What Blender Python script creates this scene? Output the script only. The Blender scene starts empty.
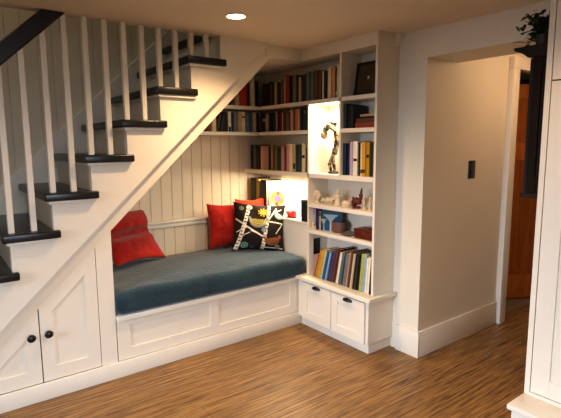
import bpy, bmesh, math, random
from mathutils import Vector, Matrix, noise
random.seed(7)
S = bpy.context.scene
COL = S.collection
PI = math.pi

# ------------------------------------------------------------------ materials
def lin(c):
    return tuple((x / 12.92 if x <= .04045 else ((x + .055) / 1.055) ** 2.4) for x in c)
def hexc(h):
    return lin(tuple(int(h[i:i + 2], 16) / 255 for i in (0, 2, 4)))
MATS = {}
def mat(name, hx, rough=.5, var=.06, nscale=9., spec=.5, bump=0., bscale=60., metal=0., sheen=0., coat=0.):
    if name in MATS: return MATS[name]
    m = bpy.data.materials.new(name); m.use_nodes = True
    nt = m.node_tree; b = nt.nodes['Principled BSDF']
    c = hexc(hx)
    tc = nt.nodes.new('ShaderNodeTexCoord')
    n = nt.nodes.new('ShaderNodeTexNoise'); n.inputs['Scale'].default_value = nscale; n.inputs['Detail'].default_value = 4
    nt.links.new(tc.outputs['Object'], n.inputs['Vector'])
    r = nt.nodes.new('ShaderNodeValToRGB')
    r.color_ramp.elements[0].position = .3; r.color_ramp.elements[1].position = .7
    r.color_ramp.elements[0].color = (*[x * (1 - var) for x in c], 1)
    r.color_ramp.elements[1].color = (*[min(1, x * (1 + var)) for x in c], 1)
    nt.links.new(n.outputs['Fac'], r.inputs['Fac']); nt.links.new(r.outputs['Color'], b.inputs['Base Color'])
    b.inputs['Roughness'].default_value = rough; b.inputs['Specular IOR Level'].default_value = spec
    b.inputs['Metallic'].default_value = metal; b.inputs['Sheen Weight'].default_value = sheen
    b.inputs['Coat Weight'].default_value = coat
    if bump:
        n2 = nt.nodes.new('ShaderNodeTexNoise'); n2.inputs['Scale'].default_value = bscale; n2.inputs['Detail'].default_value = 5
        nt.links.new(tc.outputs['Object'], n2.inputs['Vector'])
        bp = nt.nodes.new('ShaderNodeBump'); bp.inputs['Strength'].default_value = bump; bp.inputs['Distance'].default_value = .01
        nt.links.new(n2.outputs['Fac'], bp.inputs['Height']); nt.links.new(bp.outputs['Normal'], b.inputs['Normal'])
    MATS[name] = m
    return m
def vcol_mat(name, rough=.8):
    if name in MATS: return MATS[name]
    m = bpy.data.materials.new(name); m.use_nodes = True
    nt = m.node_tree; b = nt.nodes['Principled BSDF']
    a = nt.nodes.new('ShaderNodeVertexColor'); a.layer_name = 'paint'
    nt.links.new(a.outputs['Color'], b.inputs['Base Color']); b.inputs['Roughness'].default_value = rough
    b.inputs['Specular IOR Level'].default_value = .2
    MATS[name] = m
    return m
def emit_mat(name, hx, s):
    m = bpy.data.materials.new(name); m.use_nodes = True
    b = m.node_tree.nodes['Principled BSDF']
    b.inputs['Base Color'].default_value = (*hexc(hx), 1)
    b.inputs['Emission Color'].default_value = (*hexc(hx), 1); b.inputs['Emission Strength'].default_value = s
    return m
def floor_mat():
    m = bpy.data.materials.new('strand_floor'); m.use_nodes = True
    nt = m.node_tree; b = nt.nodes['Principled BSDF']; L = nt.links
    tc = nt.nodes.new('ShaderNodeTexCoord')
    def layer(sx, sy, det, lo, hi, c0, c1):
        mp = nt.nodes.new('ShaderNodeMapping'); mp.inputs['Scale'].default_value = (sx, sy, 1)
        L.new(tc.outputs['Object'], mp.inputs['Vector'])
        n = nt.nodes.new('ShaderNodeTexNoise'); n.inputs['Scale'].default_value = 1; n.inputs['Detail'].default_value = det
        n.inputs['Roughness'].default_value = .6
        L.new(mp.outputs['Vector'], n.inputs['Vector'])
        r = nt.nodes.new('ShaderNodeValToRGB')
        r.color_ramp.elements[0].position = lo; r.color_ramp.elements[1].position = hi
        r.color_ramp.elements[0].color = (*c0, 1); r.color_ramp.elements[1].color = (*c1, 1)
        L.new(n.outputs['Fac'], r.inputs['Fac'])
        return r, n
    a, an = layer(2.8, 58, 3, .30, .68, hexc('624526'), hexc('a8814d'))
    d, dn = layer(5.0, 74, 2, .38, .48, (.52, .45, .38), (1.04, 1.03, 1.0))
    e, _ = layer(1.4, 2.2, 2, .3, .7, (.82, .80, .78), (1.08, 1.06, 1.04))
    mx = nt.nodes.new('ShaderNodeMix'); mx.data_type = 'RGBA'; mx.blend_type = 'MULTIPLY'; mx.inputs[0].default_value = .75
    L.new(a.outputs['Color'], mx.inputs[6]); L.new(d.outputs['Color'], mx.inputs[7])
    m2 = nt.nodes.new('ShaderNodeMix'); m2.data_type = 'RGBA'; m2.blend_type = 'MULTIPLY'; m2.inputs[0].default_value = .8
    L.new(mx.outputs[2], m2.inputs[6]); L.new(e.outputs['Color'], m2.inputs[7])
    # faint seams between planks
    mp = nt.nodes.new('ShaderNodeMapping'); L.new(tc.outputs['Object'], mp.inputs['Vector'])
    br = nt.nodes.new('ShaderNodeTexBrick'); br.inputs['Scale'].default_value = 1; br.inputs['Mortar Size'].default_value = .0022
    br.inputs['Brick Width'].default_value = .9; br.inputs['Row Height'].default_value = .3
    br.inputs['Color1'].default_value = (1, 1, 1, 1); br.inputs['Color2'].default_value = (.93, .92, .9, 1); br.inputs['Mortar'].default_value = (.72, .68, .62, 1)
    L.new(mp.outputs['Vector'], br.inputs['Vector'])
    m3 = nt.nodes.new('ShaderNodeMix'); m3.data_type = 'RGBA'; m3.blend_type = 'MULTIPLY'; m3.inputs[0].default_value = 1
    L.new(m2.outputs[2], m3.inputs[6]); L.new(br.outputs['Color'], m3.inputs[7])
    L.new(m3.outputs[2], b.inputs['Base Color'])
    b.inputs['Roughness'].default_value = .42; b.inputs['Specular IOR Level'].default_value = .4
    bp = nt.nodes.new('ShaderNodeBump'); bp.inputs['Strength'].default_value = .25; bp.inputs['Distance'].default_value = .004
    L.new(dn.outputs['Fac'], bp.inputs['Height']); L.new(bp.outputs['Normal'], b.inputs['Normal'])
    return m
def wood_mat(name, h0, h1, sx, sy, sz, rough=.4):
    m = bpy.data.materials.new(name); m.use_nodes = True
    nt = m.node_tree; b = nt.nodes['Principled BSDF']; L = nt.links
    tc = nt.nodes.new('ShaderNodeTexCoord'); mp = nt.nodes.new('ShaderNodeMapping'); mp.inputs['Scale'].default_value = (sx, sy, sz)
    L.new(tc.outputs['Object'], mp.inputs['Vector'])
    n = nt.nodes.new('ShaderNodeTexNoise'); n.inputs['Scale'].default_value = 1; n.inputs['Detail'].default_value = 5
    L.new(mp.outputs['Vector'], n.inputs['Vector'])
    r = nt.nodes.new('ShaderNodeValToRGB'); r.color_ramp.elements[0].position = .3; r.color_ramp.elements[1].position = .7
    r.color_ramp.elements[0].color = (*hexc(h0), 1); r.color_ramp.elements[1].color = (*hexc(h1), 1)
    L.new(n.outputs['Fac'], r.inputs['Fac']); L.new(r.outputs['Color'], b.inputs['Base Color'])
    b.inputs['Roughness'].default_value = rough; b.inputs['Specular IOR Level'].default_value = .2
    return m

WHITE = mat('white_cabinet_paint', 'e8e0d0', .38, .015)
WALL = mat('wall_paint', 'e2dac8', .7, .02, 3, bump=.05, bscale=220)
CEIL = mat('ceiling_paint', 'ded0bc', .8, .03, 2.5, bump=.08, bscale=160)
BEAD = mat('beadboard_paint', 'ded2b9', .5, .02)
BLACK = mat('black_tread_paint', '17130f', .3, .15)
KNOB = mat('black_iron', '0e0d0c', .35, .1)
TEAL = mat('teal_corduroy', '1f3943', .9, .3, 6, .2, bump=.6, bscale=45, sheen=.35)
RED = mat('red_cotton', '9e190d', .85, .14, 8, .2, bump=.35, bscale=30, sheen=.2)
ORANGE = mat('orange_red_cotton', 'c8361c', .85, .1, 8, .2, bump=.3, bscale=30)
PAGES = mat('page_edges', 'd9cdb4', .9, .06, 40)
DARKWOOD = wood_mat('dark_stained_wood', '150c07', '281810', 30, 30, 3)
DOORWOOD = wood_mat('orange_fir_wood', 'a85c22', 'cf8038', 28, 28, 2.2)
REDWOOD = wood_mat('red_brown_box_wood', '4a1a10', '6e2a1a', 12, 12, 40)
FLOOR = floor_mat()
TILE = mat('pale_hall_tile', '8d8070', .5, .06)

# ------------------------------------------------------------------ mesh building
class MB:
    def __init__(s): s.bm = bmesh.new()
    def _tag(s, before, mi=0):
        for f in s.bm.faces:
            if f not in before: f.material_index = mi
    def box(s, x0, x1, y0, y1, z0, z1, bev=0.0, seg=2, mi=0, M=None):
        x0, x1 = sorted((x0, x1)); y0, y1 = sorted((y0, y1)); z0, z1 = sorted((z0, z1))
        b = bmesh.new()
        vs = [b.verts.new(p) for p in ((x0,y0,z0),(x1,y0,z0),(x1,y1,z0),(x0,y1,z0),(x0,y0,z1),(x1,y0,z1),(x1,y1,z1),(x0,y1,z1))]
        for q in ((0,3,2,1),(4,5,6,7),(0,1,5,4),(1,2,6,5),(2,3,7,6),(3,0,4,7)): b.faces.new([vs[i] for i in q])
        if bev: bmesh.ops.bevel(b, geom=b.edges[:], offset=bev, segments=seg, affect='EDGES', profile=.5)
        s.merge(b, mi, M); return s
    def prism(s, pts, axis, a0, a1, bev=0.0, seg=1, mi=0, M=None):
        """polygon pts (2D) extruded along axis: 'y' -> pts are (x,z); 'x' -> (y,z); 'z' -> (x,y)"""
        b = bmesh.new()
        def P(p, a): return {'y': (p[0], a, p[1]), 'x': (a, p[0], p[1]), 'z': (p[0], p[1], a)}[axis]
        A = [b.verts.new(P(p, a0)) for p in pts]; B = [b.verts.new(P(p, a1)) for p in pts]
        b.faces.new(A); b.faces.new(B[::-1]); n = len(pts)
        for i in range(n): b.faces.new([A[i], B[i], B[(i+1) % n], A[(i+1) % n]])
        bmesh.ops.recalc_face_normals(b, faces=b.faces[:])
        if bev: bmesh.ops.bevel(b, geom=b.edges[:], offset=bev, segments=seg, affect='EDGES', profile=.5)
        s.merge(b, mi, M); return s
    def lathe(s, prof, c=(0,0,0), n=24, M=None, mi=0):
        b = bmesh.new(); rings = []
        for r, z in prof:
            if r < 1e-6: rings.append([b.verts.new((0, 0, z))])
            else: rings.append([b.verts.new((r*math.cos(2*PI*k/n), r*math.sin(2*PI*k/n), z)) for k in range(n)])
        for A, B in zip(rings, rings[1:]):
            for k in range(n):
                a0, a1 = A[k % len(A)], A[(k+1) % len(A)]; b0, b1 = B[k % len(B)], B[(k+1) % len(B)]
                q = [a0, a1, b1, b0]; q = [v for i, v in enumerate(q) if v not in q[:i]]
                if len(q) > 2: b.faces.new(q)
        for R in (rings[0], rings[-1]):
            if len(R) > 2: b.faces.new(R)
        bmesh.ops.recalc_face_normals(b, faces=b.faces[:])
        T = Matrix.Translation(c)
        s.merge(b, mi, T @ M if M else T); return s
    def tube(s, pts, rads, n=10, mi=0, cap=True):
        b = bmesh.new(); pts = [Vector(p) for p in pts]; rings = []
        up = Vector((.123, .37, .91))
        if isinstance(rads, (int, float)): rads = [rads] * len(pts)
        for i, p in enumerate(pts):
            t = (pts[min(i+1, len(pts)-1)] - pts[max(i-1, 0)]).normalized()
            u = t.cross(up).normalized(); v = t.cross(u)
            rings.append([b.verts.new(p + rads[i] * (math.cos(2*PI*k/n) * u + math.sin(2*PI*k/n) * v)) for k in range(n)])
        for A, B in zip(rings, rings[1:]):
            for k in range(n): b.faces.new([A[k], A[(k+1) % n], B[(k+1) % n], B[k]])
        if cap: b.faces.new(rings[0][::-1]); b.faces.new(rings[-1])
        bmesh.ops.recalc_face_normals(b, faces=b.faces[:])
        s.merge(b, mi); return s
    def ball(s, c, r, M=None, mi=0, u=16, v=10):
        b = bmesh.new(); bmesh.ops.create_uvsphere(b, u_segments=u, v_segments=v, radius=1)
        if isinstance(r, (int, float)): r = (r, r, r)
        T = Matrix.Translation(c) @ (M or Matrix()) @ Matrix.Diagonal((*r, 1))
        s.merge(b, mi, T); return s
    def merge(s, b, mi=0, M=None):
        if M is not None: bmesh.ops.transform(b, matrix=M, verts=b.verts[:])
        for f in b.faces: f.material_index = mi
        me = bpy.data.meshes.new('tmp'); b.to_mesh(me); b.free(); s.bm.from_mesh(me); bpy.data.meshes.remove(me)
    def build(s, name, m, parent=None, smooth=True, base=None):
        """links everything collected so far as ONE mesh object (world coordinates in, origin at its base)"""
        vs = s.bm.verts
        lo = [min(v.co[i] for v in vs) for i in range(3)]; hi = [max(v.co[i] for v in vs) for i in range(3)]
        o0 = Vector(base) if base else Vector(((lo[0]+hi[0])/2, (lo[1]+hi[1])/2, lo[2]))
        bmesh.ops.translate(s.bm, verts=vs[:], vec=-o0)
        me = bpy.data.meshes.new(name); s.bm.to_mesh(me); s.bm.free()
        for x in (m if isinstance(m, (list, tuple)) else [m]): me.materials.append(x)
        if smooth:
            for p in me.polygons: p.use_smooth = True
            me.set_sharp_from_angle(angle=math.radians(40))
        o = bpy.data.objects.new(name, me); COL.objects.link(o)
        o['wb'] = list(o0)
        if parent is not None:
            o.parent = parent; o.location = o0 - Vector(parent['wb'])
        else: o.location = o0
        return o
def thing(name, label, cat, loc, group=None):
    o = bpy.data.objects.new(name, None); COL.objects.link(o); o.empty_display_size = .05
    o.location = loc; o['wb'] = list(loc); o['label'] = label; o['category'] = cat
    if group: o['group'] = group
    return o
def tag(o, label, cat, group=None):
    o['label'] = label; o['category'] = cat
    if group: o['group'] = group
    return o
def struct(o): o['kind'] = 'structure'; return o
def sbox(name, m, *a, **k): return struct(MB().box(*a, **k).build(name, m))

# ------------------------------------------------------------------ key dimensions (metres; origin = floor corner of bench and bookcase)
YR = -1.015           # wall of the recess
CZ = 2.235            # ceiling
BY = .85              # back wall of nook and stair
WX = .22              # right wall plane
RUN, RISE = .224, .2105
def right_i(i): return -2.079 + RUN * i
def riser_x(i): return right_i(i - 1) - .03
def top_i(i): return .814 + RISE * i
def SK(x): return .592 + .945 * (x + 2.08)      # lower edge of the stair skirt

# ------------------------------------------------------------------ setting
sbox('floor', FLOOR, -4.6, 2.6, -5.2, -.962, -.05, 0)
sbox('floor_nook', FLOOR, -4.6, WX, -.962, BY, -.05, 0)
sbox('floor_back_room', TILE, WX, 3.4, -.962, 1.4, -.05, .0)
# ceiling: front slab, nook side slab
cb = MB()
cb.box(-4.6, WX, -5.2, .03, CZ, CZ + .3)
cb.box(-.36, WX, .03, BY + .05, CZ, CZ + .3)
cb.build('ceiling', CEIL)['kind'] = 'structure'
cb = MB(); cb.box(.58, 3.4, -5.2, 1.4, CZ, CZ + .1); struct(cb.build('ceiling_hall', CEIL))
# stairwell above ceiling
sbox('wall_stairwell_front', WALL, -4.6, .4, -.03, .03, CZ + .3, 4.0)
sbox('wall_stairwell_right', WALL, .34, .4, .03, BY, CZ + .3, 4.0)
sbox('ceiling_stairwell', CEIL, -4.6, .4, -.03, BY + .1, 4.0, 4.1)

def beadboard(name, x0, x1, y, z0, z1, pitch=.098, g=.004):
    """vertical beaded boards: a grooved profile in XY extruded in Z, facing -Y"""
    n0 = math.floor(x0 / pitch); xs = [(x0, y)]
    k = n0
    while True:
        xg = k * pitch + .03
        k += 1
        if xg < x0 + .01: continue
        if xg > x1 - .01: break
        xs += [(xg - g, y), (xg - g * .5, y + .006), (xg + g * .5, y + .006), (xg + g, y)]
    xs += [(x1, y), (x1, y + .04), (x0, y + .04)]
    return struct(MB().prism(xs, 'z', z0, z1).build(name, BEAD, smooth=False))
beadboard('wall_back', -4.6, .26, BY, 0, 4.0)
beadboard('wall_back_wainscot', -1.62, .039, BY - .028, .38, .84)
struct(MB().box(-1.62, -.0, BY - .062, BY, .838, .858, .006).build('trim_1', WHITE))
struct(MB().box(-1.62, -.0, BY - .046, BY, .80, .838, .004).build('trim_2', WHITE))
# white skirt board that climbs the stair wall
sk = [(x, z) for x, z in ((-3.6, SK(-3.6) + .2), (.1, SK(.1) + .42), (.1, SK(.1) - .1), (-3.6, SK(-3.6) - .3))]
sk = [(-3.25, 0.06), (-3.25, .12), (-2.034, 1.232), (-.2, 2.955), (.2, 3.33), (.2, 2.7), (-2.6, .06)]
struct(MB().prism(sk, 'y', BY - .03, BY + .001, .003).build('baseboard_stair', WHITE))
# right wall, recess, header
sbox('wall_right', WALL, WX, WX + .14, -.902, BY, 0, CZ)
w = MB()
w.box(WX, WX + .36, YR, -.902, 0, CZ)
struct(w.build('wall_jamb', WALL))
sbox('wall_right_front', WALL, WX, WX + .36, -5.2, -1.95, 0, CZ)
sbox('wall_header', WALL, WX, .58, -1.95, YR, 2.055, CZ)
sbox('wall_recess', WALL, .58, 1.30, YR, -.902, 0, CZ)
sbox('wall_hall_over_door', WALL, 1.30, 3.4, YR, -.902, 2.10, CZ)
sbox('wall_hall_end', WALL, 2.35, 2.45, -5.2, YR, 0, CZ)
sbox('wall_hall_door_side', WALL, 2.27, 2.45, YR, -.902, 0, 2.10)
sbox('wall_back_room_end', mat('back_room_paint', '5a3d28', .8), 3.3, 3.4, -1.04, 1.4, 0, CZ)
sbox('wall_back_room_rear', mat('back_room_paint', '5a3d28', .8), WX, 3.4, 1.3, 1.4, 0, CZ)
# casing of the hall door
struct(MB().box(1.262, 1.36, YR - .045, YR - .0005, 0, 2.0745, .003).build('door_casing_left', WHITE))
struct(MB().box(1.262, 2.36, YR - .045, YR - .0005, 2.075, 2.165, .003).build('door_casing_head', WHITE))
struct(MB().box(2.22, 2.32, YR - .045, YR - .0005, 0, 2.0745, .003).build('door_casing_right', WHITE))
struct(MB().box(1.30, 1.325, YR + .001, -.88, 0, 2.10).build('door_jamb', WHITE))
# baseboards
struct(MB().box(WX - .018, WX - .0005, YR - .018, -.835, 0, .19, .002).build('baseboard_jamb', WHITE))
struct(MB().box(WX - .0004, 1.25, YR - .018, YR - .0005, 0, .19, .002).build('baseboard_recess', WHITE))
struct(MB().box(-2.72, -.012, -.018, .0, 0, .105, .003).build('baseboard_front', WHITE))

# wooden hall door, ajar; hinge on the right, swings into the back room
dth = math.radians(31)
hx, hy = 2.235, -.96
DM = Matrix.Translation((hx, hy, 0)) @ Matrix.Rotation(PI - dth, 4, 'Z')
dr = thing('wooden_door', 'orange-brown panelled wooden door standing ajar at the end of the hall', 'door', (hx, hy, .01))
d = MB(); W = .80; T = .036
for a, b2 in ((0, .11), (W - .11, W), ): d.box(a, b2, -T, 0, .012, 2.03, .002, 1, M=DM)
d.box(W/2 - .05, W/2 + .05, -T, 0, .012, 1.38, .002, 1, M=DM)
for z0, z1 in ((.012, .24), (1.34, 1.50), (1.9, 2.03)): d.box(.11, W - .11, -T, 0, z0, z1, .002, 1, M=DM)
d.build('door_frame_rails', DOORWOOD, dr)
d = MB()
for x0, x1, z0, z1 in ((.1, W/2 - .04, .22, 1.36), (W/2 + .04, W - .1, .22, 1.36), (.1, W - .1, 1.48, 1.92)):
    p = MB().box(x0, x1, -T + .012, -.012, z0, z1, M=DM).build('door_panel', wood_mat('fir_panel', '94500f', 'b86c2c', 30, 30, 2), dr)
kn = MB().ball(DM @ Vector((W - .06, .05, .98)), .026); kn.tube([DM @ Vector((W - .06, -.0, .98)), DM @ Vector((W - .06, .05, .98))], .01)
kn.build('door_knob', KNOB, dr)

# light switch on the recess wall
sw = thing('light_switch', 'black rectangular light switch plate on the white recess wall', 'light switch', (.80, YR, 1.24))
MB().box(.758, .845, YR - .007, YR - .0005, 1.24, 1.372, .003).build('plate', KNOB, sw)
MB().box(.785, .818, YR - .012, YR - .006, 1.275, 1.337, .002).build('rocker', mat('black_rocker', '24221f', .4), sw)

# ------------------------------------------------------------------ staircase
st = thing('staircase', 'white staircase with black treads, square balusters and black handrail', 'staircase', (-2.7, .3, 0))
# stringer with stepped top
N0, N1 = -3, 10
poly = []
for i in range(N0, 7):
    zt = top_i(i) - .045
    poly.append((max(riser_x(i), -2.99), zt)); poly.append((riser_x(i + 1), zt))
zc = CZ
poly.append((riser_x(7), zc)); poly.append((-2.08 + (zc - .592) / .945, zc))
poly.append((-2.08 - .592 / .945, 0.0)); poly.append((poly[0][0], 0.0))
MB().prism(poly, 'y', -.052, -.022, .0015).build('stringer', WHITE, st, smooth=False)
cs = math.cos(math.atan(.945)); sn = math.sin(math.atan(.945))
b = bmesh.new(); rings = []
for x0 in (-2.70, -.352):
    ring = []
    for d_, y_ in ((-.004, -.05), (.002, -.05), (.005, -.044), (.008, -.03), (.009, -.004), (.009, .0), (-.004, .0)):
        ring.append(b.verts.new((x0 + d_ * sn, y_, SK(x0) - d_ * cs)))
    rings.append(ring)
for k in range(7): b.faces.new([rings[0][k], rings[0][(k+1) % 7], rings[1][(k+1) % 7], rings[1][k]])
b.faces.new(rings[0]); b.faces.new(rings[1][::-1]); bmesh.ops.recalc_face_normals(b, faces=b.faces[:])
m_ = MB(); m_.merge(b); m_.build('skirt_cove', WHITE, st, smooth=False)
soff = [(-2.55, SK(-2.55) + .01), (.2, SK(.2) + .01), (.2, SK(.2) + .03), (-2.55, SK(-2.55) + .03)]
soff = [(-2.60, SK(-2.60) + .005), (-.345, SK(-.345) + .005), (-.345, SK(-.345) + .02), (-2.60, SK(-2.60) + .02)]
MB().prism(soff, 'y', -.022, BY - .02).build('soffit', WHITE, st, smooth=False)
for i in range(N0, N1):
    xn = riser_x(i) - .04; xr = riser_x(i + 1) + .004; zt = top_i(i)
    pts = [(xn, -.092), (right_i(i), -.092), (right_i(i), -.058), (xr, -.058), (xr, BY - .02), (xn, BY - .02)]
    y0 = -.092
    if i > 6: pts = [(xn, .04), (xr, .04), (xr, BY - .02), (xn, BY - .02)]
    t = MB().prism(pts, 'z', zt - .045, zt, .008, 3).build('tread', BLACK, st)
    if i <= 6:
        c = MB().prism([(riser_x(i) - .018, -.076), (right_i(i) - .014, -.076), (right_i(i) - .014, -.058), (riser_x(i) + .0, -.058), (riser_x(i) + .0, BY - .03), (riser_x(i) - .018, BY - .03)], 'z', zt - .062, zt - .0452, .003, 2)
        c.build('cove_moulding', WHITE, t)
    zb = top_i(i - 1) if i > N0 else 0.0
    rb = MB()
    if i == 7: rb.box(riser_x(i), riser_x(i) + .018, -.0215, .0395, zb, CZ - .001)
    rb.box(riser_x(i), riser_x(i) + .018, -.0215 if i <= 6 else .04, BY - .03, zb, zt - .0452); rb.build('riser', WHITE, st, smooth=False)
# balusters, each copied from the first
rail_lo = lambda x: 1.918 + .94 * (x + 2.081)
first = None
for k in range(-8, 9):
    x = -1.757 + .1125 * k
    i = max(j for j in range(N0, N1) if riser_x(j) - .04 <= x - .012)
    z0 = top_i(i); z1 = min(CZ - .001, rail_lo(x) + .03)
    if k > 8 or z1 - z0 < .04: continue
    if first is None:
        first = MB().box(x - .0155, x + .0155, -.036, -.005, z0, z0 + 1.0, .002, 1).build('baluster', WHITE, st); b = first
    else:
        b = first.copy(); COL.objects.link(b); b.parent = st
    b.location = Vector((x, -.0205, z0)) - Vector(st['wb']); b.scale = (1, 1, z1 - z0)
# handrail, rounded section swept up the slope, cut at the ceiling
hr = []
xa, xb = -2.85, -1.744
sec = [(-.052, .012), (-.052, .108), (-.040, .118), (-.012, .118), (.0, .108), (.0, .012), (-.01, 0), (-.042, 0)]
b = bmesh.new()
A = [b.verts.new((xa, y, rail_lo(xa) + z)) for y, z in sec]
def cut(z): return -2.081 + (CZ - .001 - 1.918 - z) / .94
B = [b.verts.new((cut(z), y, CZ - .001)) for y, z in sec]
b.faces.new(A); b.faces.new(B[::-1])
for k in range(8): b.faces.new([A[k], B[k], B[(k+1) % 8], A[(k+1) % 8]])
bmesh.ops.recalc_face_normals(b, faces=b.faces[:])
m_ = MB(); m_.merge(b); m_.build('handrail', BLACK, st)

# ------------------------------------------------------------------ under-stair cupboard (face frame, two doors)
uc = thing('understair_cupboard', 'white cupboard under the stairs with two slanted-top doors and black knobs', 'cupboard', (-2.0, .02, 0))
def G(x): return .567 + .955 * (x + 1.99)       # slanted top of the doors
FY0, FY1 = 0.0, .02
def RL(x): return .10 + (x + 2.48) * (2.145 - .10) / (2.48 - .3)   # lower edge of the sloped rail
f = MB()
f.prism([(-2.60, .10), (-2.48, .10), (-.3, 2.145), (-.3, SK(-.3) + .02), (-.33, SK(-.33) + .02), (-2.60, SK(-2.60) + .02)], 'y', FY0, FY1)
f.prism([(-1.651, .105), (-1.551, .105), (-1.551, RL(-1.551)), (-1.651, RL(-1.651))], 'y', FY0, FY1)
f.build('face_frame', WHITE, uc, smooth=False)
MB().box(-1.575, -1.555, .021, BY - .03, .38, 1.10).build('side_panel', BEAD, uc)
gap = .003
def cdoor(x0, x1, name='door'):
    zb = .108
    xs = x0
    if G(x0) < zb + .02: xs = -1.99 + (zb + .002 - .567) / .955
    out = [(xs, zb), (x1, zb), (x1, G(x1) - gap), (xs, max(zb + .002, G(xs) - gap))]
    rec_off = .075
    # frame: outer polygon minus panel polygon
    xi0, xi1, zi = x0 + .072, x1 - .072, zb + .082
    sl = rec_off / math.cos(math.atan(.955))
    if G(x0 + .072) - sl < zi: xi0 = -1.99 + (zi + sl - .567) / .955
    inn = [(xi0, zi), (xi1, zi), (xi1, G(xi1) - sl), (xi0, max(zi + .002, G(xi0) - sl))]
    b = bmesh.new(); ys = (FY0 - .001, FY0 + .018)
    O0 = [b.verts.new((x, ys[0], z)) for x, z in out]; I0 = [b.verts.new((x, ys[0], z)) for x, z in inn]
    O1 = [b.verts.new((x, ys[1], z)) for x, z in out]; I1 = [b.verts.new((x, ys[1], z)) for x, z in inn]
    for k in range(4):
        j = (k + 1) % 4
        for q in ([O0[k], O0[j], I0[j], I0[k]], [O1[k], I1[k], I1[j], O1[j]], [O0[k], O1[k], O1[j], O0[j]], [I0[k], I0[j], I1[j], I1[k]]): b.faces.new(q)
    bmesh.ops.recalc_face_normals(b, faces=b.faces[:])
    m = MB(); m.merge(b); dd = m.build(name, WHITE, uc, smooth=False)
    MB().prism(inn, 'y', FY0 + .009, FY0 + .016).build('panel', WHITE, dd, smooth=False)
    return dd
# cupboard interior back, coloured dark to stand in for shade in the door gaps
MB().prism([(-2.44, .10), (-1.60, .10), (-1.60, G(-1.60)), (-2.44, G(-2.44))], 'y', .022, .03).build('carcass', mat('gap_shade', '3a332c', .9), uc, smooth=False)
d2 = cdoor(-1.988, -1.655); d1 = cdoor(-2.60, -1.994)
for dd, x, z in ((d2, -1.948, .405), (d1, -2.040, .402)):
    k = MB().lathe([(.0, .0), (.011, 0), (.010, .016), (.022, .023), (.0235, .031), (.016, .039), (0, .042)], (x, FY0 - .001, z), 20, Matrix.Rotation(PI/2, 4, 'X'))
    k.build('knob', KNOB, dd)

# ------------------------------------------------------------------ storage bench and mattress
be = thing('storage_bench', 'white built-in window-seat bench with two recessed front panels under the stairs', 'bench', (-.8, .4, 0))
MB().box(-1.548, -.012, -.022, BY - .06, .378, .412, .004).build('seat_board', WHITE, be)
b = MB()
X0, X1, Z0, Z1 = -1.546, -.012, .107, .376
P = [(-1.461, -.865, .18, .338), (-.795, -.124, .17, .352)]
b.box(X0, P[0][0], 0, .02, Z0, Z1); b.box(P[0][1], P[1][0], 0, .02, Z0, Z1); b.box(P[1][1], X1, 0, .02, Z0, Z1)
for x0, x1, z0, z1 in P:
    b.box(x0, x1, 0, .02, Z0, z0); b.box(x0, x1, 0, .02, z1, Z1)
b.build('front_frame', WHITE, be, smooth=False)
for x0, x1, z0, z1 in P: MB().box(x0 - .002, x1 + .002, .010, .018, z0 - .002, z1 + .002).build('front_panel', WHITE, be, smooth=False)
MB().box(-1.546, -.02, .021, .04, 0, .376).build('carcass', WHITE, be)

def soft_box(x0, x1, y0, y1, z0, z1, r, nx, ny, nz, amp, seed):
    """upholstered slab: rounded box grid with gentle lumps"""
    b = bmesh.new()
    bmesh.ops.create_cube(b, size=2)
    bmesh.ops.subdivide_edges(b, edges=b.edges[:], cuts=1, use_grid_fill=True)
    for _ in range(4): bmesh.ops.subdivide_edges(b, edges=b.edges[:], cuts=1, use_grid_fill=True)
    hx, hy, hz = (x1-x0)/2, (y1-y0)/2, (z1-z0)/2
    cx, cy, cz = (x0+x1)/2, (y0+y1)/2, (z0+z1)/2
    def warp(t, h):           # concentrates rows near the edges so the rounding is smooth
        return math.copysign(1 - (1 - abs(t)) ** 1.6, t) * h
    for v in b.verts:
        p = Vector((warp(v.co.x, hx), warp(v.co.y, hy), warp(v.co.z, hz)))
        q = Vector((max(-hx+r, min(hx-r, p.x)), max(-hy+r, min(hy-r, p.y)), max(-hz+r, min(hz-r, p.z))))
        d = p - q
        if d.length > 1e-6: p = q + d.normalized() * r
        n = noise.noise(Vector((p.x*3.2+seed, p.y*4.5, p.z*3))) + .5 * noise.noise(Vector((p.x*9, p.y*9+seed, p.z*7)))
        crown = (1 - (p.x/hx)**4) * (1 - (p.y/hy)**2) * .02 if p.z > 0 else 0
        if p.z > -hz + .03:
            p.z += amp * n * (1 if p.z > 0 else .2) + crown
            p.y += amp * .6 * n * (1 if p.y < 0 else 0)
        v.co = p + Vector((cx, cy, cz))
    return b
m_ = MB(); m_.merge(soft_box(-1.549, .034, -.04, BY - .07, .4125, .568, .05, 0, 0, 0, .008, 3))
cu = m_.build('mattress', TEAL); tag(cu, 'long dark teal fabric seat mattress on the white bench', 'cushion')

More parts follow.
